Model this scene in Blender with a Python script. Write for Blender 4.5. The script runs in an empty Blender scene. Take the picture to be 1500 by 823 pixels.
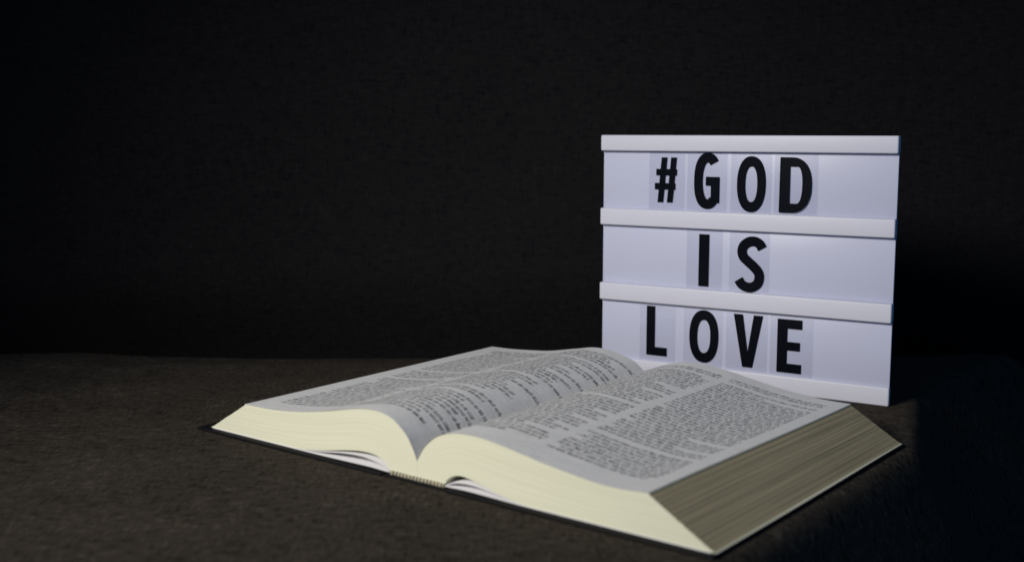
import bpy, bmesh, math, random
from mathutils import Vector, Matrix, noise as mnoise
random.seed(7)
scene = bpy.context.scene
COL = scene.collection

# ------------------------------------------------------------------ camera, world, lamp, exposure
CAM_H = 0.18
cam_d = bpy.data.cameras.new('camera')
cam = bpy.data.objects.new('camera', cam_d)
COL.objects.link(cam)
cam.location = (0, 0, CAM_H)
cam.rotation_euler = (math.radians(90 - 7.407), 0, 0)
cam_d.sensor_width = 36.0
cam_d.lens = 40.8
cam_d.clip_start = 0.02
cam_d.clip_end = 50
cam_d.dof.use_dof = True
cam_d.dof.focus_distance = 0.75
cam_d.dof.aperture_fstop = 6.8
scene.camera = cam

world = bpy.data.worlds.new('World')
scene.world = world
world.use_nodes = True
bg = world.node_tree.nodes['Background']
bg.inputs['Color'].default_value = (0.023, 0.064, 0.138, 1)
bg.inputs['Strength'].default_value = 1.0

lamp_d = bpy.data.lights.new('table_lamp_light', 'SPOT')
lamp_d.energy = 84
lamp_d.color = (1.0, 0.955, 0.88)
lamp_d.shadow_soft_size = 0.20
lamp_d.spot_size = math.radians(44)
lamp_d.spot_blend = 1.0
lamp = bpy.data.objects.new('table_lamp_light', lamp_d)
COL.objects.link(lamp)
LP = Vector((-0.87, -0.17, 0.68))
LT = Vector((0.07, 0.74, 0.03))
lamp.location = LP
lamp.rotation_euler = (LT - LP).to_track_quat('-Z', 'Y').to_euler()

scene.view_settings.view_transform = 'Standard'
scene.view_settings.look = 'None'
scene.view_settings.gamma = 1.0
scene.view_settings.exposure = 0.0
scene.view_settings.use_curve_mapping = False

# ------------------------------------------------------------------ helpers
def link(name, me, mat=None, parent=None):
    o = bpy.data.objects.new(name, me)
    COL.objects.link(o)
    if mat is not None:
        me.materials.append(mat)
    if parent is not None:
        o.parent = parent
    return o

def from_bm(name, bm, mat=None, parent=None, smooth=False):
    me = bpy.data.meshes.new(name)
    bmesh.ops.recalc_face_normals(bm, faces=bm.faces)
    bm.to_mesh(me); bm.free()
    if smooth:
        for p in me.polygons: p.use_smooth = True
    return link(name, me, mat, parent)

def empty(name, loc, rz=0):
    o = bpy.data.objects.new(name, None)
    COL.objects.link(o)
    o.empty_display_size = 0.02
    o.location = loc
    o.rotation_euler = (0, 0, rz)
    return o

def tag(o, label=None, cat=None, group=None, kind=None):
    if label: o['label'] = label
    if cat: o['category'] = cat
    if group: o['group'] = group
    if kind: o['kind'] = kind
    return o

def box_bm(x0, x1, y0, y1, z0, z1, bev=0, seg=3):
    bm = bmesh.new()
    vs = [bm.verts.new((x, y, z)) for x in (x0, x1) for y in (y0, y1) for z in (z0, z1)]
    for f in ((0,1,3,2), (4,6,7,5), (0,4,5,1), (2,3,7,6), (0,2,6,4), (1,5,7,3)):
        bm.faces.new([vs[i] for i in f])
    bmesh.ops.recalc_face_normals(bm, faces=bm.faces)
    if bev:
        bmesh.ops.bevel(bm, geom=list(bm.edges), offset=bev, segments=seg, profile=0.5, affect='EDGES')
    return bm

def interp(x, xs, ys):
    if x <= xs[0]: return ys[0]
    for i in range(1, len(xs)):
        if x <= xs[i]:
            t = (x - xs[i-1]) / (xs[i] - xs[i-1])
            return ys[i-1] + t * (ys[i] - ys[i-1])
    return ys[-1]

def catmull(pts, n_per=8):
    out = []
    P = [pts[0]] + list(pts) + [pts[-1]]
    for i in range(1, len(P) - 2):
        p0, p1, p2, p3 = P[i-1], P[i], P[i+1], P[i+2]
        for k in range(n_per):
            t = k / n_per
            out.append(tuple(0.5 * ((2*p1[j]) + (-p0[j]+p2[j])*t + (2*p0[j]-5*p1[j]+4*p2[j]-p3[j])*t*t
                       + (-p0[j]+3*p1[j]-3*p2[j]+p3[j])*t**3) for j in range(len(p1))))
    out.append(tuple(pts[-1]))
    return out

def resample(pts, n):
    d = [0.0]
    for a, b in zip(pts, pts[1:]): d.append(d[-1] + math.dist(a, b))
    return [tuple(interp(d[-1]*i/(n-1), d, [p[j] for p in pts]) for j in range(len(pts[0]))) for i in range(n)]

class NT:
    """small node-tree writer"""
    def __init__(self, name):
        self.mat = bpy.data.materials.new(name)
        self.mat.use_nodes = True
        self.t = self.mat.node_tree
        self.b = self.t.nodes['Principled BSDF']
        self.out = self.t.nodes['Material Output']
    def n(self, typ, **kw):
        nd = self.t.nodes.new(typ)
        for k, v in kw.items(): setattr(nd, k, v)
        return nd
    def l(self, a, b): self.t.links.new(a, b)
    def put(self, sock, v):
        if hasattr(v, 'is_output') or isinstance(v, bpy.types.NodeSocket): self.l(v, sock)
        else: sock.default_value = v
    def m(self, op, a, b=None, c=None, clamp=False):
        nd = self.n('ShaderNodeMath', operation=op)
        nd.use_clamp = clamp
        self.put(nd.inputs[0], a)
        if b is not None: self.put(nd.inputs[1], b)
        if c is not None: self.put(nd.inputs[2], c)
        return nd.outputs[0]
    def step(self, x, lo, hi):
        """smooth 0..1 between lo and hi"""
        nd = self.n('ShaderNodeMapRange', interpolation_type='SMOOTHSTEP')
        self.put(nd.inputs['Value'], x)
        nd.inputs['From Min'].default_value = lo; nd.inputs['From Max'].default_value = hi
        return nd.outputs[0]
    def mixc(self, fac, a, b):
        nd = self.n('ShaderNodeMix', data_type='RGBA')
        self.put(nd.inputs['Factor'], fac)
        self.put(nd.inputs['A'] if False else nd.inputs[6], a)
        self.put(nd.inputs[7], b)
        return nd.outputs[2]
    def coords(self, kind='Object', scale=(1,1,1)):
        tc = self.n('ShaderNodeTexCoord')
        mp = self.n('ShaderNodeMapping')
        mp.inputs['Scale'].default_value = scale
        self.l(tc.outputs[kind], mp.inputs['Vector'])
        return mp.outputs[0]
    def noise(self, vec, scale=1, detail=2, rough=0.5):
        nd = self.n('ShaderNodeTexNoise')
        self.l(vec, nd.inputs['Vector'])
        nd.inputs['Scale'].default_value = scale
        nd.inputs['Detail'].default_value = detail
        nd.inputs['Roughness'].default_value = rough
        return nd.outputs['Fac']
    def bump(self, h, strength, dist):
        nd = self.n('ShaderNodeBump')
        nd.inputs['Strength'].default_value = strength
        nd.inputs['Distance'].default_value = dist
        self.l(h, nd.inputs['Height'])
        self.l(nd.outputs[0], self.b.inputs['Normal'])

# ------------------------------------------------------------------ materials
def fabric(name, c_dark, c_mid, c_light, bump=0.6, q=1.0, bl=0.2):
    k = NT(name)
    slub = k.noise(k.coords(scale=(95*q, 470*q, 310*q)), 1, 3, 0.6)          # threads running sideways
    warp = k.noise(k.coords(scale=(470*q, 120*q, 90*q)), 1, 2, 0.5)
    blot = k.noise(k.coords(scale=(16, 22, 16)), 1, 3, 0.55)
    fleck = k.noise(k.coords(scale=(200*q, 480*q, 330*q)), 1, 1, 0.5)
    a = k.m('ADD', k.m('MULTIPLY', slub, 0.62), k.m('MULTIPLY', warp, 0.38))
    a = k.m('ADD', a, k.m('MULTIPLY', k.m('SUBTRACT', blot, 0.5), bl))
    sp = k.n('ShaderNodeSeparateXYZ'); k.l(k.coords(), sp.inputs[0])
    along = k.m('ADD', sp.outputs[1], sp.outputs[2])
    wx = k.m('SINE', k.m('ADD', k.m('MULTIPLY', sp.outputs[0], 2 * math.pi / 0.0026), k.m('MULTIPLY', warp, 7.0)))
    wy = k.m('SINE', k.m('ADD', k.m('MULTIPLY', along, 2 * math.pi / 0.0026), k.m('MULTIPLY', slub, 7.0)))
    a = k.m('ADD', a, k.m('MULTIPLY', k.m('MULTIPLY', wx, wy), 0.055))      # over and under of the weave
    c = k.mixc(k.step(a, 0.30, 0.52), c_dark, c_mid)
    c = k.mixc(k.step(a, 0.53, 0.74), c, c_light)
    c = k.mixc(k.m('MULTIPLY', k.step(fleck, 0.66, 0.8), 0.45), c, c_light)
    k.l(c, k.b.inputs['Base Color'])
    k.b.inputs['Roughness'].default_value = 0.95
    k.b.inputs['Specular IOR Level'].default_value = 0.03
    k.b.inputs['Sheen Weight'].default_value = 0.0
    k.b.inputs['Sheen Roughness'].default_value = 0.5
    k.bump(a, bump, 0.0012)
    return k.mat

M_SEAT = fabric('brown_woven_fabric', (0.009, 0.0075, 0.0065, 1), (0.042, 0.0345, 0.027, 1), (0.102, 0.084, 0.064, 1))
M_BACK = fabric('charcoal_woven_fabric', (0.0050, 0.0055, 0.0076, 1), (0.0112, 0.0105, 0.0112, 1), (0.0165, 0.0160, 0.0175, 1), 0.4, 1.25, 0.06)

def simple(name, col, rough=0.5, spec=0.5, var=0.04, scale=40, bump=0.0, bscale=400):
    k = NT(name)
    nz = k.noise(k.coords(), scale, 4, 0.6)
    lo = tuple(max(0, c * (1 - var)) for c in col[:3]) + (1,)
    hi = tuple(min(1, c * (1 + var)) for c in col[:3]) + (1,)
    k.l(k.mixc(nz, lo, hi), k.b.inputs['Base Color'])
    k.b.inputs['Roughness'].default_value = rough
    k.b.inputs['Specular IOR Level'].default_value = spec
    if bump:
        k.bump(k.noise(k.coords(), bscale, 2, 0.5), bump, 0.0003)
    return k.mat

M_RAIL = simple('white_plastic', (0.58, 0.585, 0.675), 0.42, 0.35, 0.025, 30, 0.05, 900)
M_PANEL = simple('milky_acrylic', (0.492, 0.512, 0.655), 0.38, 0.35, 0.02, 12)
M_LETTER = simple('black_print', (0.003, 0.004, 0.007), 0.24, 0.10, 0.1, 60)
M_COVER = simple('black_leatherette', (0.006, 0.006, 0.007), 0.6, 0.12, 0.2, 80, 0.5, 900)
M_ENDPAPER = simple('white_endpaper', (0.56, 0.55, 0.56), 0.8, 0.2, 0.02, 30)
M_WIRE = simple('black_cable_rubber', (0.01, 0.01, 0.011), 0.5, 0.3)

def clear_plastic():
    k = NT('clear_plastic')
    tr = k.n('ShaderNodeBsdfTransparent'); tr.inputs['Color'].default_value = (0.982, 0.982, 0.99, 1)
    gl = k.n('ShaderNodeBsdfGlossy'); gl.inputs['Roughness'].default_value = 0.10
    gl.inputs['Color'].default_value = (1, 1, 1, 1)
    lw = k.n('ShaderNodeLayerWeight'); lw.inputs['Blend'].default_value = 0.5
    fr = k.m('ADD', 0.035, k.m('MULTIPLY', k.m('POWER', lw.outputs['Facing'], 5.0), 0.7))
    nz = k.noise(k.coords(), 60, 2, 0.5)
    f = k.m('MULTIPLY', fr, k.m('ADD', k.m('MULTIPLY', nz, 0.4), 0.8))
    mx = k.n('ShaderNodeMixShader')
    k.l(f, mx.inputs[0]); k.l(tr.outputs[0], mx.inputs[1]); k.l(gl.outputs[0], mx.inputs[2])
    k.l(mx.outputs[0], k.out.inputs['Surface'])
    return k.mat
M_CLEAR = clear_plastic()

def page_edges():
    k = NT('cream_page_edges')
    tc = k.n('ShaderNodeUVMap'); tc.uv_map = 'UVMap'
    def st(sx, sy, sc, d=2):
        mp = k.n('ShaderNodeMapping'); mp.inputs['Scale'].default_value = (sx, sy, 1)
        k.l(tc.outputs[0], mp.inputs['Vector'])
        return k.noise(mp.outputs[0], sc, d, 0.6)
    fine = st(0.9, 75, 1, 3)          # u: along the leaf, v: through the thickness
    mid = st(0.8, 46, 1, 2)
    s = k.m('ADD', k.m('MULTIPLY', fine, 0.6), k.m('MULTIPLY', mid, 0.4))
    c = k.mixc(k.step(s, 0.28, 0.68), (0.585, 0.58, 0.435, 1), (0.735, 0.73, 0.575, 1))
    k.l(c, k.b.inputs['Base Color'])
    k.b.inputs['Roughness'].default_value = 0.9
    k.b.inputs['Specular IOR Level'].default_value = 0.1
    k.bump(s, 0.15, 0.0005)
    return k.mat

def fore_edges():
    k = NT('brown_fore_edge')  # streaky brown, darker than the cream end faces
    tc = k.n('ShaderNodeUVMap'); tc.uv_map = 'UVMap'
    def st(sx, sy, sc, d=2):
        mp = k.n('ShaderNodeMapping'); mp.inputs['Scale'].default_value = (sx, sy, 1)
        k.l(tc.outputs[0], mp.inputs['Vector'])
        return k.noise(mp.outputs[0], sc, d, 0.6)
    fine = st(0.7, 95, 1, 3)
    mid = st(0.35, 24, 1, 3)
    s = k.m('ADD', k.m('MULTIPLY', fine, 0.45), k.m('MULTIPLY', mid, 0.55))
    c = k.mixc(k.step(s, 0.3, 0.68), (0.25, 0.208, 0.128, 1), (0.465, 0.39, 0.24, 1))
    k.l(c, k.b.inputs['Base Color'])
    k.b.inputs['Roughness'].default_value = 0.95
    k.b.inputs['Specular IOR Level'].default_value = 0.05
    k.bump(s, 0.45, 0.0008)
    return k.mat

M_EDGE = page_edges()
M_FORE = fore_edges()

def printed(name, cols, bottom, top, pitch, seed, ragged):
    """printed bible paper; UV in metres*10 (u from fore-edge, v from the bottom). cols: (start, end, side) in mm; side +1 if u runs with the reading direction"""
    k = NT(name)
    uv = k.n('ShaderNodeUVMap'); uv.uv_map = 'UVMap'
    sp = k.n('ShaderNodeSeparateXYZ'); k.l(uv.outputs[0], sp.inputs[0])
    u = k.m('MULTIPLY', sp.outputs[0], 100.0)      # mm
    v = k.m('MULTIPLY', sp.outputs[1], 100.0)
    wob = k.noise(uv.outputs[0], 4, 1, 0.5)
    lv = k.m('DIVIDE', k.m('SUBTRACT', v, bottom), pitch)
    line = k.m('FLOOR', lv)
    fv = k.m('FRACT', lv)
    def wn(seedv, *parts):
        nd = k.n('ShaderNodeTexWhiteNoise', noise_dimensions='2D')
        cb = k.n('ShaderNodeCombineXYZ')
        k.put(cb.inputs[0], parts[0]); k.put(cb.inputs[1], seedv)
        k.l(cb.outputs[0], nd.inputs['Vector'])
        return nd.outputs['Value']
    def vor(w):
        nd = k.n('ShaderNodeTexVoronoi', voronoi_dimensions='1D', feature='DISTANCE_TO_EDGE')
        k.l(w, nd.inputs['W']); nd.inputs['Scale'].default_value = 1.0
        return nd.outputs['Distance']
    total = None
    for ci, (c0, c1, sgn, rag) in enumerate(cols):
        sd = seed + 3.7 * ci
        r1 = wn(sd, line)
        r2 = wn(sd + 1.3, line)
        r3 = wn(sd + 2.9, k.m('FLOOR', k.m('DIVIDE', line, 1.0)))
        w = c1 - c0
        # reading coordinate from the column's left end
        x = k.m('SUBTRACT', u, c0) if sgn > 0 else k.m('SUBTRACT', c1, u)
        # how far this line runs
        short = k.m('LESS_THAN', r2, rag)
        run = k.m('SUBTRACT', w, k.m('MULTIPLY', short, k.m('MULTIPLY', r1, w * 0.5)))
        ind = k.m('MULTIPLY', k.m('LESS_THAN', r3, rag * 0.9), k.m('MULTIPLY', r1, 7.0))
        inside = k.m('MULTIPLY', k.m('GREATER_THAN', x, ind), k.m('LESS_THAN', x, run))
        blank = k.m('GREATER_THAN', wn(sd + 7.7, line), 0.045)
        inside = k.m('MULTIPLY', inside, blank)
        off = k.m('MULTIPLY', line, 37.31 + ci * 11.7)
        wd = vor(k.m('ADD', k.m('DIVIDE', x, 5.8), off))
        words = k.step(wd, 0.045, 0.11)
        ld = vor(k.m('ADD', k.m('DIVIDE', x, 0.95), k.m('MULTIPLY', off, 1.93)))
        letters = k.m('ADD', 0.30, k.m('MULTIPLY', k.step(ld, 0.05, 0.28), 0.70))
        # letter heights: some rise above the x-height, some drop below
        hn = k.n('ShaderNodeTexNoise', noise_dimensions='2D')
        cb = k.n('ShaderNodeCombineXYZ')
        k.put(cb.inputs[0], k.m('MULTIPLY', x, 1.15)); k.put(cb.inputs[1], off)
        k.l(cb.outputs[0], hn.inputs['Vector']); hn.inputs['Scale'].default_value = 1.0; hn.inputs['Detail'].default_value = 1.0
        h = hn.outputs['Fac']
        topv = k.m('ADD', 0.66, k.m('MULTIPLY', k.step(h, 0.5, 0.6), 0.26))
        botv = k.m('SUBTRACT', 0.17, k.m('MULTIPLY', k.step(h, 0.42, 0.36), 0.16))
        vert = k.m('MULTIPLY', k.m('GREATER_THAN', fv, botv), k.m('LESS_THAN', fv, topv))
        ink = k.m('MULTIPLY', k.m('MULTIPLY', words, letters), k.m('MULTIPLY', vert, inside))
        total = ink if total is None else k.m('MAXIMUM', total, ink)
    tb = k.m('MULTIPLY', k.m('GREATER_THAN', v, bottom), k.m('LESS_THAN', v, top))
    total = k.m('MULTIPLY', total, tb)
    patch = k.m('ADD', 0.60, k.m('MULTIPLY', wob, 0.36))
    mott = k.n('ShaderNodeMapping'); mott.inputs['Scale'].default_value = (30, 22, 1)
    k.l(uv.outputs[0], mott.inputs['Vector'])
    blot = k.m('ADD', 0.62, k.m('MULTIPLY', k.step(k.noise(mott.outputs[0], 1, 2, 0.6), 0.34, 0.62), 0.55))
    total = k.m('MULTIPLY', k.m('MULTIPLY', total, blot), patch, clamp=True)
    fibre = k.noise(uv.outputs[0], 30, 4, 0.6)
    paper = k.mixc(fibre, (0.655, 0.64, 0.62, 1), (0.715, 0.70, 0.675, 1))
    # ghost of the print on the other side of the thin leaf
    gl = k.m('DIVIDE', k.m('SUBTRACT', v, bottom + 1.4), pitch)
    gh = k.m('MULTIPLY', k.m('LESS_THAN', k.m('FRACT', gl), 0.5), tb)
    paper = k.mixc(k.m('MULTIPLY', gh, 0.05), paper, (0.2, 0.2, 0.22, 1))
    c = k.mixc(total, paper, (0.035, 0.035, 0.042, 1))
    k.l(c, k.b.inputs['Base Color'])
    k.b.inputs['Roughness'].default_value = 0.75
    k.b.inputs['Specular IOR Level'].default_value = 0.2
    k.bump(k.noise(uv.outputs[0], 9, 3, 0.5), 0.25, 0.002)
    return k.mat

M_PAGE_L = printed('printed_paper_left', [(13, 67, 1, 0.22), (72, 139, 1, 0.6)], 15, 209, 4.3, 1.0, 0.2)
M_PAGE_R = printed('printed_paper_right', [(9, 71, -1, 0.14), (77, 139, -1, 0.4)], 19, 208, 4.3, 21.0, 0.3)

def headband_mat():
    k = NT('striped_headband')
    tc = k.n('ShaderNodeTexCoord')
    sp = k.n('ShaderNodeSeparateXYZ'); k.l(tc.outputs['Object'], sp.inputs[0])
    s = k.m('SINE', k.m('MULTIPLY', sp.outputs[0], 2 * math.pi / 0.0024))
    c = k.mixc(k.step(s, -0.3, 0.5), (0.13, 0.115, 0.08, 1), (0.38, 0.35, 0.26, 1))
    k.l(c, k.b.inputs['Base Color'])
    k.b.inputs['Roughness'].default_value = 0.8
    return k.mat
M_BAND = headband_mat()

# ------------------------------------------------------------------ frames of reference
BOOK_ANG = math.radians(-38.265)
BOOK_O = Vector((0.08634, 0.47328, 0.0))            # near right corner of the cover
UB = Vector((math.cos(BOOK_ANG), math.sin(BOOK_ANG), 0))
VB = Vector((-UB.y, UB.x, 0))
BOX_ANG = math.radians(-32)
BOX_R = Vector((0.24559, 0.74209, 0.0))             # right end of the light box, bottom, rail face
UX = Vector((math.cos(BOX_ANG), math.sin(BOX_ANG), 0))
BOX_W, BOX_H = 0.213, 0.1763

# ------------------------------------------------------------------ the sofa
sofa = empty('sofa', (0, 0.6, -0.12))
tag(sofa, 'dark sofa with brown woven seat and charcoal backrest behind the open book', 'sofa')

def sm(a, b, x):
    t = max(0.0, min(1.0, (x - a) / (b - a)))
    return t * t * (3 - 2 * t)

def seat_z(x, y):
    p = Vector((x, y, 0))
    s = (p - BOOK_O).dot(UB)                 # to the right of the book
    sb = (p - BOX_R).dot(UX)
    # drop-off added right of book and box to keep lamplight off the seat
    vv = (p - BOOK_O).dot(VB)
    e = s - 0.0006
    if vv > 0.223: e += 0.33 * min(vv - 0.223, 0.137) * (1 - sm(0.0, 0.20, e))
    z = 0.0
    R = 0.011
    if e > 0:
        if e < 0.91 * R: z -= R - math.sqrt(R * R - e * e)
        else: z -= min(R - R * math.sqrt(1 - 0.91 ** 2) + 2.2 * (e - 0.91 * R), 0.40)
    # soft dips of a used cushion, away from what stands on it
    d = max(abs(x - 0.03) - 0.26, 0, 0.43 - y, y - 0.86)
    away = sm(0.0, 0.12, max(d, 0))
    n = mnoise.noise(Vector((x * 5.1, y * 5.1, 0.3))) + 0.5 * mnoise.noise(Vector((x * 13, y * 13, 4.3)))
    z -= away * (0.004 - 0.004 * n)
    # rounded towards the backrest
    b = y - (0.927 + 0.014 * mnoise.noise(Vector((x * 6, 0, 7))))
    z += 0.0035 * mnoise.noise(Vector((x * 4.2, 1.5, 3.7))) * sm(0.88, 0.93, y)
    if b > 0: z -= 0.085 - math.sqrt(max(0.085 ** 2 - min(b, 0.075) ** 2, 0))
    return z

def grid_obj(name, fn, nx, ny, mat, parent, skirt=None):
    verts, faces = [], []
    for j in range(ny + 1):
        for i in range(nx + 1):
            verts.append(fn(i / nx, j / ny))
    W = nx + 1
    for j in range(ny):
        for i in range(nx):
            a = j * W + i
            faces.append((a, a + 1, a + 1 + W, a + W))
    if skirt is not None:
        loop = [i for i in range(nx + 1)] + [j * W + nx for j in range(1, ny + 1)] + \
               [ny * W + i for i in range(nx - 1, -1, -1)] + [j * W for j in range(ny - 1, 0, -1)]
        base = len(verts)
        for q in loop: verts.append(skirt(verts[q]))
        n = len(loop)
        for q in range(n):
            faces.append((loop[(q + 1) % n], loop[q], base + q, base + (q + 1) % n))
        faces.append([base + q for q in range(n - 1, -1, -1)][::-1])
    me = bpy.data.meshes.new(name)
    me.from_pydata(verts, [], faces); me.update()
    bm = bmesh.new(); bm.from_mesh(me); bmesh.ops.recalc_face_normals(bm, faces=bm.faces); bm.to_mesh(me); bm.free()
    for p in me.polygons: p.use_smooth = len(p.vertices) == 4
    o = link(name, me, mat, parent)
    if parent is not None:
        o.matrix_parent_inverse = Matrix.Translation(-Vector(parent.location))
    return o

def seat_fn(a, b):
    x = -0.95 + 1.9 * a; y = 0.16 + 0.86 * b
    return (x, y, seat_z(x, y))
seat = grid_obj('seat_cushion', seat_fn, 420, 200, M_SEAT, sofa, skirt=lambda p: (p[0], p[1], -0.45))

def back_fn(a, b):
    x = -0.95 + 1.9 * a
    z = -0.44 + 1.04 * b
    lean = 0.11 * max(z, 0)
    y = 0.935 + lean
    y += 0.030 * (1 - sm(0.0, 0.10, z + 0.035)) + 0.05 * sm(0.5, 0.62, z)     # rounded foot and top
    n = mnoise.noise(Vector((x * 3.2, z * 3.2, 9.1))) + 0.4 * mnoise.noise(Vector((x * 9, z * 9, 2.1)))
    y += 0.007 * n + 0.02
    return (x, y, z)
back = grid_obj('back_cushion', back_fn, 160, 110, M_BACK, sofa, skirt=lambda p: (p[0], 1.22, p[2]))
tag(back, 'charcoal woven backrest')

# ------------------------------------------------------------------ the open book
book = empty('open_book', BOOK_O - Vector((0, 0, 0.0008)), BOOK_ANG)
tag(book, 'thick open book with cream page edges and black cover lying on the seat', 'book')
mm = 0.001
L = 0.2205

# top profiles, near end and far end, in mm (s, z), from the gutter outwards
top_l_near = [(-172.13, 12.3), (-174.9, 18.1), (-179.6, 24.8), (-189.2, 31.6), (-201.7, 34.2), (-217.1, 32.8), (-238.5, 28.3), (-260.8, 24.6), (-284.1, 22.2), (-308.4, 21.7)]
top_l_far = [(-172.13, 21.5), (-176.0, 25.2), (-181.8, 28.8), (-195.4, 32.8), (-212.0, 34.0), (-229.0, 31.0), (-252.4, 26.8), (-276.8, 24.8), (-290.0, 24.2), (-302.0, 24.0)]
top_r_near = [(-172.07, 12.3), (-168.5, 18.0), (-165.3, 21.8), (-158.3, 27.2), (-146.8, 30.9), (-131.3, 31.5), (-114.2, 29.5), (-89.6, 25.4), (-66.3, 22.4), (-51.4, 21.6), (-34.2, 22.6)]
top_r_far = [(-172.07, 21.5), (-168.5, 24.0), (-163.4, 26.6), (-155.0, 29.6), (-143.1, 32.5), (-128.2, 33.0), (-104.1, 29.5), (-85.0, 26.2), (-71.9, 24.0), (-49.9, 21.8), (-31.5, 21.4)]
bot_l = [(-172.13, 2.9), (-182.0, 2.9), (-190.0, 2.9), (-192.0, 4.2), (-194.8, 7.2), (-201.0, 9.9), (-211.0, 10.4), (-224.0, 8.9), (-242.0, 5.6), (-258.0, 3.4), (-272.0, 2.9), (-308.0, 2.9), (-341.0, 2.9)]
bot_r = [(-172.07, 2.9), (-162.0, 2.9), (-154.4, 2.9), (-153.0, 4.0), (-151.4, 6.4), (-147.5, 8.9), (-141.0, 9.8), (-131.0, 8.2), (-118.0, 5.2), (-104.0, 3.2), (-90.0, 2.9), (-40.0, 2.9), (-0.6, 2.9)]
K = 56
def prof(pts): return resample(catmull(pts, 8), K)
TLn, TLf, TRn, TRf, BLp, BRp = map(prof, (top_l_near, top_l_far, top_r_near, top_r_far, bot_l, bot_r))

def leaf_pt(side, t, k, w, jit=0.0):
    """t: 0 bottom leaf .. 1 top leaf; k: index gutter -> fore-edge; w: 0 near .. 1 far"""
    n, f, b = (TLn, TLf, BLp) if side < 0 else (TRn, TRf, BRp)
    ww = w * w * (3 - 2 * w)
    ts = n[k][0] * (1 - ww) + f[k][0] * ww
    tz = n[k][1] * (1 - ww) + f[k][1] * ww
    q = k / (K - 1)
    # leaves bunch where the block folds over
    tt = t
    s = b[k][0] * (1 - tt) + ts * tt
    z = b[k][1] * (1 - tt) + tz * tt
    s += side * jit * q ** 6
    return (s * mm, w * L, z * mm)

def page_block(side):
    NL, NW = 64, 10
    rnd = random.Random(11 if side < 0 else 5)
    jit, cur = [], 0.0
    for i in range(NL + 1):
        cur = 0.8 * cur + rnd.uniform(-0.14, 0.14)
        jit.append(cur + rnd.uniform(-0.05, 0.05))
    # the lowest leaves splay out a little on the cover
    for i in range(5): jit[i] += (1.1, 0.5, 0.1, 0.3, -0.1)[i]
    jit[NL] = 0.6; jit[NL-1] = 0.45; jit[NL-2] = 0.0
    verts, faces, uvs, mats = [], [], [], []
    def quad(pts, uv, mi):
        base = len(verts)
        verts.extend(pts); faces.append((base, base+1, base+2, base+3)); uvs.extend(uv); mats.append(mi)
    P = {}
    def pt(i, k, w):
        key = (i, k, w)
        if key not in P: P[key] = leaf_pt(side, i / NL, k, w, jit[i] * (1 + 0.25 * math.sin(w * 5 + i)))
        return P[key]
    # end faces (near and far)
    for w in (0.0, 1.0):
        for i in range(NL):
            for k in range(K - 1):
                quad([pt(i, k, w), pt(i, k+1, w), pt(i+1, k+1, w), pt(i+1, k, w)],
                     [(k/(K-1), i/NL), ((k+1)/(K-1), i/NL), ((k+1)/(K-1), (i+1)/NL), (k/(K-1), (i+1)/NL)], 0)
    for j in range(NW):
        w0, w1 = j / NW, (j + 1) / NW
        for i in range(NL):                       # fore-edge: each leaf is a little step of its own
            a = pt(i, K-1, w0); b = pt(i, K-1, w1); c = pt(i+1, K-1, w1); d = pt(i+1, K-1, w0)
            quad([a, b, c, d], [(w0*3, i/NL), (w1*3, i/NL), (w1*3, (i+1)/NL), (w0*3, (i+1)/NL)], 0 if i < 1 or i >= NL - 1 else 1)  # top leaf's cream paints in the light it catches; bottom leaf is paler paper
            a = pt(i, 0, w0); b = pt(i, 0, w1); c = pt(i+1, 0, w1); d = pt(i+1, 0, w0)
            quad([a, d, c, b], [(0, 0)] * 4, 0)
        for k in range(K - 1):
            quad([pt(0, k, w0), pt(0, k, w1), pt(0, k+1, w1), pt(0, k+1, w0)], [(0, .5)] * 4, 0)
            quad([pt(NL, k, w0), pt(NL, k+1, w0), pt(NL, k+1, w1), pt(NL, k, w1)], [(0, .5)] * 4, 0)
    me = bpy.data.meshes.new('page_block')
    me.from_pydata(verts, [], faces)
    ul = me.uv_layers.new(name='UVMap')
    for i, q in enumerate(uvs): ul.data[i].uv = q
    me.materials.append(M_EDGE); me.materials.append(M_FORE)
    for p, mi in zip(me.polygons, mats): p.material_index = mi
    bm = bmesh.new(); bm.from_mesh(me)
    bmesh.ops.remove_doubles(bm, verts=bm.verts, dist=1e-6)
    bmesh.ops.recalc_face_normals(bm, faces=bm.faces)
    bm.to_mesh(me); bm.free()
    o = bpy.data.objects.new('page_block', me)
    COL.objects.link(o); o.parent = book
    return o

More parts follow.
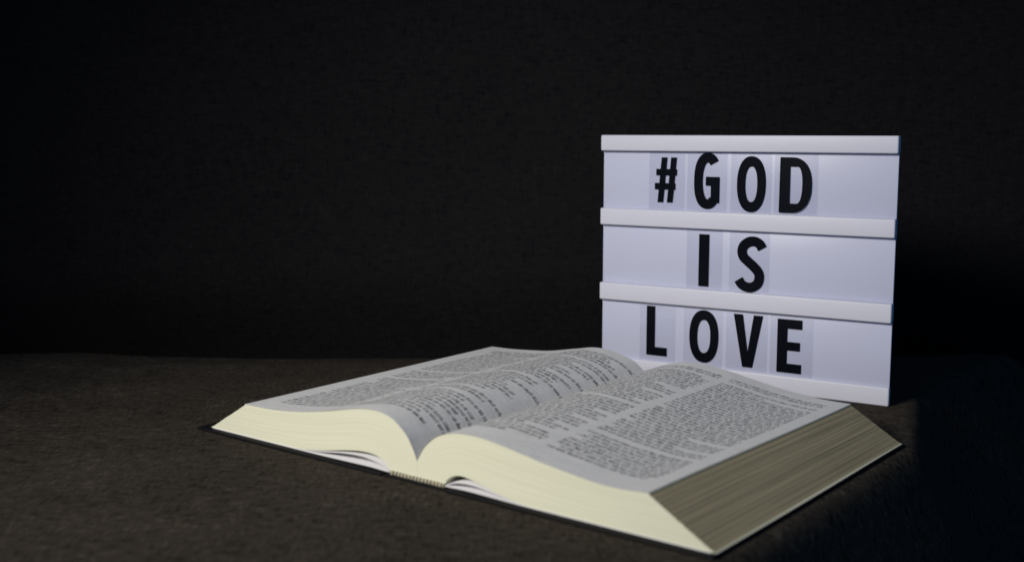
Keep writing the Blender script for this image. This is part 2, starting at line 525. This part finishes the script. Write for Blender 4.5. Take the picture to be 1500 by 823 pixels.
def printed_page(side, mat, parent, dz=0.00016):
    NW = 16
    verts, faces = [], []
    nb = 0
    arc = []
    for j in range(NW + 1):
        w = j / NW
        row = [leaf_pt(side, 1.0, k, w, 0.5) for k in range(K)]
        # lift along the normal
        out = []
        for k in range(K):
            a = Vector(row[max(k-1, 0)]); b = Vector(row[min(k+1, K-1)])
            t = (b - a).normalized()
            nn = Vector((-t.z, 0, t.x)) if t.x * 1 > 0 else Vector((t.z, 0, -t.x))
            if nn.z < 0: nn = -nn
            p = Vector(row[k]) + nn * dz
            p.z += 0.0003 * mnoise.noise(Vector((p.x * 40, w * 7, side * 3))) * (k / K) * (1 - (k / K)) * 4
            p.z = max(p.z, row[k][2] + 0.0001)
            p.y = -0.0003 + w * (L + 0.0006)
            out.append(p)
        d = [0.0]
        for a, b in zip(out[::-1], out[::-1][1:]): d.append(d[-1] + (b - a).length)
        arc.append(d[::-1])
        verts.extend([tuple(p) for p in out])
    for j in range(NW):
        for k in range(K - 1):
            a = j * K + k
            faces.append((a, a + 1, a + 1 + K, a + K))
    me = bpy.data.meshes.new('printed_page')
    me.from_pydata(verts, [], faces)
    ul = me.uv_layers.new(name='UVMap')
    for lp in me.loops:
        j, k = divmod(lp.vertex_index, K)
        ul.data[lp.index].uv = (arc[j][k] * 10, j / NW * L * 10)
    for p in me.polygons: p.use_smooth = True
    o = link('printed_page', me, mat, parent)
    return o

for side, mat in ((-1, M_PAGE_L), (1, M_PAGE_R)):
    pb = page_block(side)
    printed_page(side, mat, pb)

def sheet(name, pts, mat, parent, thick=0.00025, y0=0.0, y1=L, nw=4):
    """a leaf bent along a profile (mm)"""
    c = resample(catmull(pts, 8), 36)
    verts, faces = [], []
    for j in range(nw + 1):
        for (s, z) in c: verts.append((s * mm, y0 + (y1 - y0) * j / nw, z * mm))
    n = len(c)
    for j in range(nw):
        for k in range(n - 1):
            a = j * n + k
            faces.append((a, a + 1, a + 1 + n, a + n))
    me = bpy.data.meshes.new(name)
    me.from_pydata(verts, [], faces)
    for p in me.polygons: p.use_smooth = True
    o = link(name, me, mat, parent)
    md = o.modifiers.new('thickness', 'SOLIDIFY'); md.thickness = thick; md.offset = 0
    return o

# loose end leaves standing in the gaps beside the spine
sheet('flyleaf', [(-191.0, 3.0), (-196.0, 4.6), (-203.0, 6.4), (-214.0, 7.4), (-228.0, 6.6), (-244.0, 4.5), (-258.0, 3.1), (-270.0, 2.75)], M_ENDPAPER, book, 0.0007, 0.0005, L - 0.0005)
sheet('endpaper', [(-191.5, 2.75), (-197.0, 2.95), (-206.0, 3.2), (-222.0, 3.0), (-245.0, 2.72), (-275.0, 2.68), (-340.0, 2.68)], M_ENDPAPER, book, 0.0004, -0.0006, L)
sheet('flyleaf', [(-152.8, 2.95), (-149.0, 4.6), (-143.0, 5.9), (-134.0, 6.2), (-122.0, 4.9), (-108.0, 3.2), (-98.0, 2.75)], M_ENDPAPER, book, 0.0007, 0.0005, L - 0.0005)
sheet('endpaper', [(-153.0, 2.75), (-147.0, 2.95), (-138.0, 3.2), (-122.0, 3.0), (-104.0, 2.72), (-80.0, 2.68), (-2.0, 2.68)], M_ENDPAPER, book, 0.0004, -0.0006, L)

# cover: two boards and a spine piece, hinged
cover = empty('cover', (0, 0, 0)); cover.parent = book
from_bm('board', box_bm(-0.3505, -0.1945, -0.0042, L + 0.0032, 0.0008, 0.0024, 0.0007, 3), M_COVER, cover, True)
from_bm('board', box_bm(-0.1500, 0.0012, -0.0042, L + 0.0032, 0.0008, 0.0024, 0.0007, 3), M_COVER, cover, True)
from_bm('spine', box_bm(-0.1942, -0.1503, -0.0030, L + 0.0026, 0.0009, 0.0017, 0.0004, 2), M_COVER, cover, True)

# corded headband at the foot and head of the spine
def headband(y):
    bm = bmesh.new()
    n, m = 150, 8
    rings = []
    for i in range(n + 1):
        x = -0.1905 + 0.0375 * i / n
        r = 0.00115 + 0.00020 * math.sin(x * 2 * math.pi / 0.0024 + 2 * mnoise.noise(Vector((x * 260, 3, 0)))) + 0.00025 * mnoise.noise(Vector((x * 500, y, 0)))
        rings.append([bm.verts.new((x, y + r * math.cos(2*math.pi*q/m), 0.00285 + r * math.sin(2*math.pi*q/m))) for q in range(m)])
    for a, b in zip(rings, rings[1:]):
        for q in range(m): bm.faces.new((a[q], a[(q+1) % m], b[(q+1) % m], b[q]))
    bm.faces.new(rings[0]); bm.faces.new(rings[-1])
    return from_bm('headband', bm, M_BAND, book, True)
headband(-0.0006)
headband(L + 0.0006)

# ------------------------------------------------------------------ the light box
lb_o = BOX_R - UX * BOX_W
lbox = empty('light_box', lb_o, BOX_ANG)           # local x: along the face, y: away from the viewer, z: up
tag(lbox, 'white cinema style light box standing upright behind the open book', 'light box')
RAIL_D = 0.0045
rails = [(0.0, 0.0125), (0.0554, 0.0682), (0.1109, 0.1232), (0.1649, 0.1763)]
for i, (z0, z1) in enumerate(rails):
    from_bm('rail', box_bm(0, BOX_W, 0.0 if i else 0.0022, RAIL_D + 0.002, z0, z1, 0.0011, 4), M_RAIL, lbox, True)
rows = [(0.0125, 0.0554), (0.0682, 0.1109), (0.1232, 0.1649)]
for z0, z1 in rows:
    from_bm('panel', box_bm(0.0004, BOX_W - 0.0004, RAIL_D, RAIL_D + 0.0018, z0 - 0.0004, z1 + 0.0004, 0.0004, 2), M_PANEL, lbox, True)
from_bm('frame', box_bm(0.0040, BOX_W - 0.0040, RAIL_D + 0.0021, RAIL_D + 0.0085, 0.0010, BOX_H - 0.0010, 0.0015, 3), M_RAIL, lbox, True)
hous = from_bm('housing', box_bm(0.018, BOX_W - 0.018, RAIL_D + 0.0086, RAIL_D + 0.034, 0.0, BOX_H - 0.014, 0.004, 4), M_RAIL, lbox, True)
from_bm('switch', box_bm(0.096, 0.110, RAIL_D + 0.0338, RAIL_D + 0.0365, 0.03, 0.036, 0.0006, 2), M_COVER, hous, True)

# ---- letters: outlines in a box of w x h mm
def sell(cx, cy, rx, ry, e, n=64, a0=0.0, a1=2*math.pi, closed=True):
    pts = []
    for i in range(n if closed else n + 1):
        a = a0 + (a1 - a0) * i / n
        c, s = math.cos(a), math.sin(a)
        pts.append((cx + rx * math.copysign(abs(c) ** (2/e), c), cy + ry * math.copysign(abs(s) ** (2/e), s)))
    return pts

def ring_faces(outer, inner):
    """outline pairs, quads between"""
    n = len(outer)
    return [[outer[i], outer[(i+1) % n], inner[(i+1) % n], inner[i]] for i in range(n)]

def stroke(center, widths):
    left, right = [], []
    n = len(center)
    for i, p in enumerate(center):
        a = center[max(i-1, 0)]; b = center[min(i+1, n-1)]
        t = Vector((b[0]-a[0], b[1]-a[1])).normalized()
        nn = Vector((-t.y, t.x)); w = widths[i] if isinstance(widths, list) else widths
        left.append((p[0] + nn.x*w/2, p[1] + nn.y*w/2)); right.append((p[0] - nn.x*w/2, p[1] - nn.y*w/2))
    return [[left[i], left[i+1], right[i+1], right[i]] for i in range(n - 1)]

def glyph(ch, w, h):
    if ch == 'O':
        o = sell(w/2, h/2, w/2, h/2, 2.25); i = sell(w/2, h/2, w/2 - 6.0, h/2 - 7.0, 2.3)
        return ring_faces(o, i)
    if ch == 'I':
        return [[(0, 0), (w, 0), (w, h), (0, h)]]
    if ch == 'L':
        return [[(0, 0), (w, 0), (w, 6.2), (6.6, 6.2), (6.6, h), (0, h)]]
    if ch == 'E':
        t, m0 = 6.4, h/2 - 3.0
        return [[(0, 0), (w, 0), (w, t), (7, t), (7, m0), (w-1.2, m0), (w-1.2, m0+6), (7, m0+6), (7, h-t), (w, h-t), (w, h), (0, h)]]
    if ch == 'V':
        return [[(w/2-3.6, 0), (w/2+3.6, 0), (w, h), (w-6.6, h), (w/2, 10.5), (6.6, h), (0, h)]]
    if ch == 'D':
        n = 40
        outer = [(0, 0)] + [(w*0.38 + (w*0.62)*math.copysign(abs(math.cos(a))**(2/2.3), math.cos(a)), h/2 + h/2*math.copysign(abs(math.sin(a))**(2/2.3), math.sin(a)))
                 for a in [-math.pi/2 + math.pi*i/n for i in range(n+1)]] + [(0, h)]
        iw, t = w - 6.3, 6.2
        inner = [(7, t)] + [(7 + 0.22*w + (iw - 7 - 0.22*w)*math.copysign(abs(math.cos(a))**(2/2.3), math.cos(a)), h/2 + (h/2-t)*math.copysign(abs(math.sin(a))**(2/2.3), math.sin(a)))
                 for a in [-math.pi/2 + math.pi*i/n for i in range(n+1)]] + [(7, h-t)]
        return ring_faces(outer, inner)
    if ch == 'G':
        sw = 6.4
        rx, ry = w/2 + 0.6 - sw/2, h/2 - sw/2
        cx, cy = rx + sw/2, h/2
        arc = []
        for i in range(61):
            a = math.radians(48) + math.radians(262) * i / 60
            c, s = math.cos(a), math.sin(a)
            arc.append((cx + rx*math.copysign(abs(c)**(2/2.3), c), cy + ry*math.copysign(abs(s)**(2/2.3), s)))
        f = stroke(arc, [sw + 0.5*abs(math.sin(math.radians(48 + 262*i/60))) for i in range(61)])
        f.append([(w-6.4, 4.6), (w, 4.0), (w, h*0.575), (w-6.4, h*0.575)])
        f.append([(w*0.46, h*0.415), (w-6.0, h*0.415), (w-6.0, h*0.575), (w*0.46, h*0.575)])
        return f
    if ch == 'S':
        sw = 6.8
        c = [(w*0.91, h*0.79), (w*0.80, h*0.875), (w*0.62, h*0.915), (w*0.42, h*0.90), (w*0.245, h*0.83), (w*0.185, h*0.73), (w*0.24, h*0.63),
             (w*0.42, h*0.545), (w*0.62, h*0.46), (w*0.79, h*0.36), (w*0.825, h*0.26), (w*0.76, h*0.155), (w*0.58, h*0.09), (w*0.38, h*0.088), (w*0.20, h*0.13), (w*0.08, h*0.215)]
        cc = resample(catmull(c, 6), 80)
        return stroke(cc, sw)
    if ch == '#':
        sl = 3.4
        f = []
        for x in (2.3, 9.6):
            f.append([(x, 0), (x+4.4, 0), (x+4.4+sl-0.6, h), (x+sl-0.6, h)])
        for y, x in ((h*0.285, 0.0), (h*0.60, 1.0)):
            f.append([(x, y), (x+w-1.0, y), (x+w-1.0, y+4.6), (x, y+4.6)])
        return f
    return []

def glyph_obj(ch, w, h, depth, parent, x0, z0, yfront):
    bm = bmesh.new()
    polys = glyph(ch, w, h)
    for pi, poly in enumerate(polys):
        dy = 0.000007 * (pi % 7) if ch in '#G' else 0.0
        vs = [bm.verts.new((x0 + p[0]*mm, yfront + dy, z0 + p[1]*mm)) for p in poly]
        try: bm.faces.new(vs)
        except ValueError: pass
    bmesh.ops.remove_doubles(bm, verts=bm.verts, dist=2e-6)
    bmesh.ops.triangulate(bm, faces=bm.faces[:])
    bmesh.ops.recalc_face_normals(bm, faces=bm.faces)
    for f in bm.faces:
        if f.normal.y > 0: f.normal_flip()
    r = bmesh.ops.extrude_face_region(bm, geom=bm.faces[:])
    for v in [g for g in r['geom'] if isinstance(g, bmesh.types.BMVert)]:
        v.co.y += depth
    return from_bm('letter', bm, M_LETTER, parent)

ROWN = {2: 'top', 1: 'middle', 0: 'bottom'}
# char, letter x0, x1, z0, z1 (mm along the face), tile x0, x1, row
tiles = [('#', 42.0, 59.0, 128.6, 160.6, 37.4, 65.0, 2), ('G', 72.3, 91.3, 125.2, 164.0, 67.0, 96.6, 2),
         ('O', 104.1, 124.7, 123.9, 162.2, 99.6, 128.6, 2), ('D', 134.6, 156.6, 124.6, 161.8, 130.8, 160.6, 2),
         ('I', 77.0, 84.6, 70.2, 107.2, 67.6, 94.6, 1), ('S', 105.3, 125.4, 68.6, 107.2, 99.8, 128.8, 1),
         ('L', 37.2, 53.4, 16.8, 53.0, 31.7, 60.0, 0), ('O', 71.0, 93.0, 15.4, 53.2, 66.5, 96.0, 0),
         ('V', 104.2, 125.4, 15.6, 52.6, 98.8, 128.8, 0), ('E', 136.0, 153.2, 14.9, 51.9, 131.0, 161.0, 0)]
beside = {('#', 2): 'beside the letter G', ('G', 2): 'after the hash', ('O', 2): 'between G and D', ('D', 2): 'ending the word',
          ('I', 1): 'beside the S', ('S', 1): 'beside the I', ('L', 0): 'starting the word', ('O', 0): 'between L and V', ('V', 0): 'between O and E', ('E', 0): 'ending the word'}
for i, (ch, x0, x1, z0, z1, t0, t1, row) in enumerate(tiles):
    r0, r1 = rows[row]
    cx = (t0 + t1) / 2 * mm
    base = lb_o + UX * cx + Vector((0, 0, r0)) + Vector((math.sin(BOX_ANG), -math.cos(BOX_ANG), 0)) * -(RAIL_D - 0.0006)
    t = empty('letter_tile', base, BOX_ANG)
    nm = 'hash sign' if ch == '#' else 'letter ' + ch
    tag(t, 'clear tile with black %s in the %s row, %s' % (nm, ROWN[row], beside[(ch, row)]), 'letter tile', 'letter tiles slotted into the light box')
    hw = (t1 - t0) / 2 * mm
    if ch == 'D':                      # this one has slipped and leans back against the panel
        t.location += Vector((math.sin(BOX_ANG), -math.cos(BOX_ANG), 0)) * 0.0009
        t.rotation_euler = (math.radians(-1.2), 0, BOX_ANG)
    from_bm('card', box_bm(-hw, hw, 0.0, 0.0005, 0.0002, r1 - r0 - 0.0003, 0.0001, 1), M_CLEAR, t)
    glyph_obj(ch, x1 - x0, z1 - z0, 0.00005, t, x0 * mm - cx, z0 * mm - r0, -0.00013)
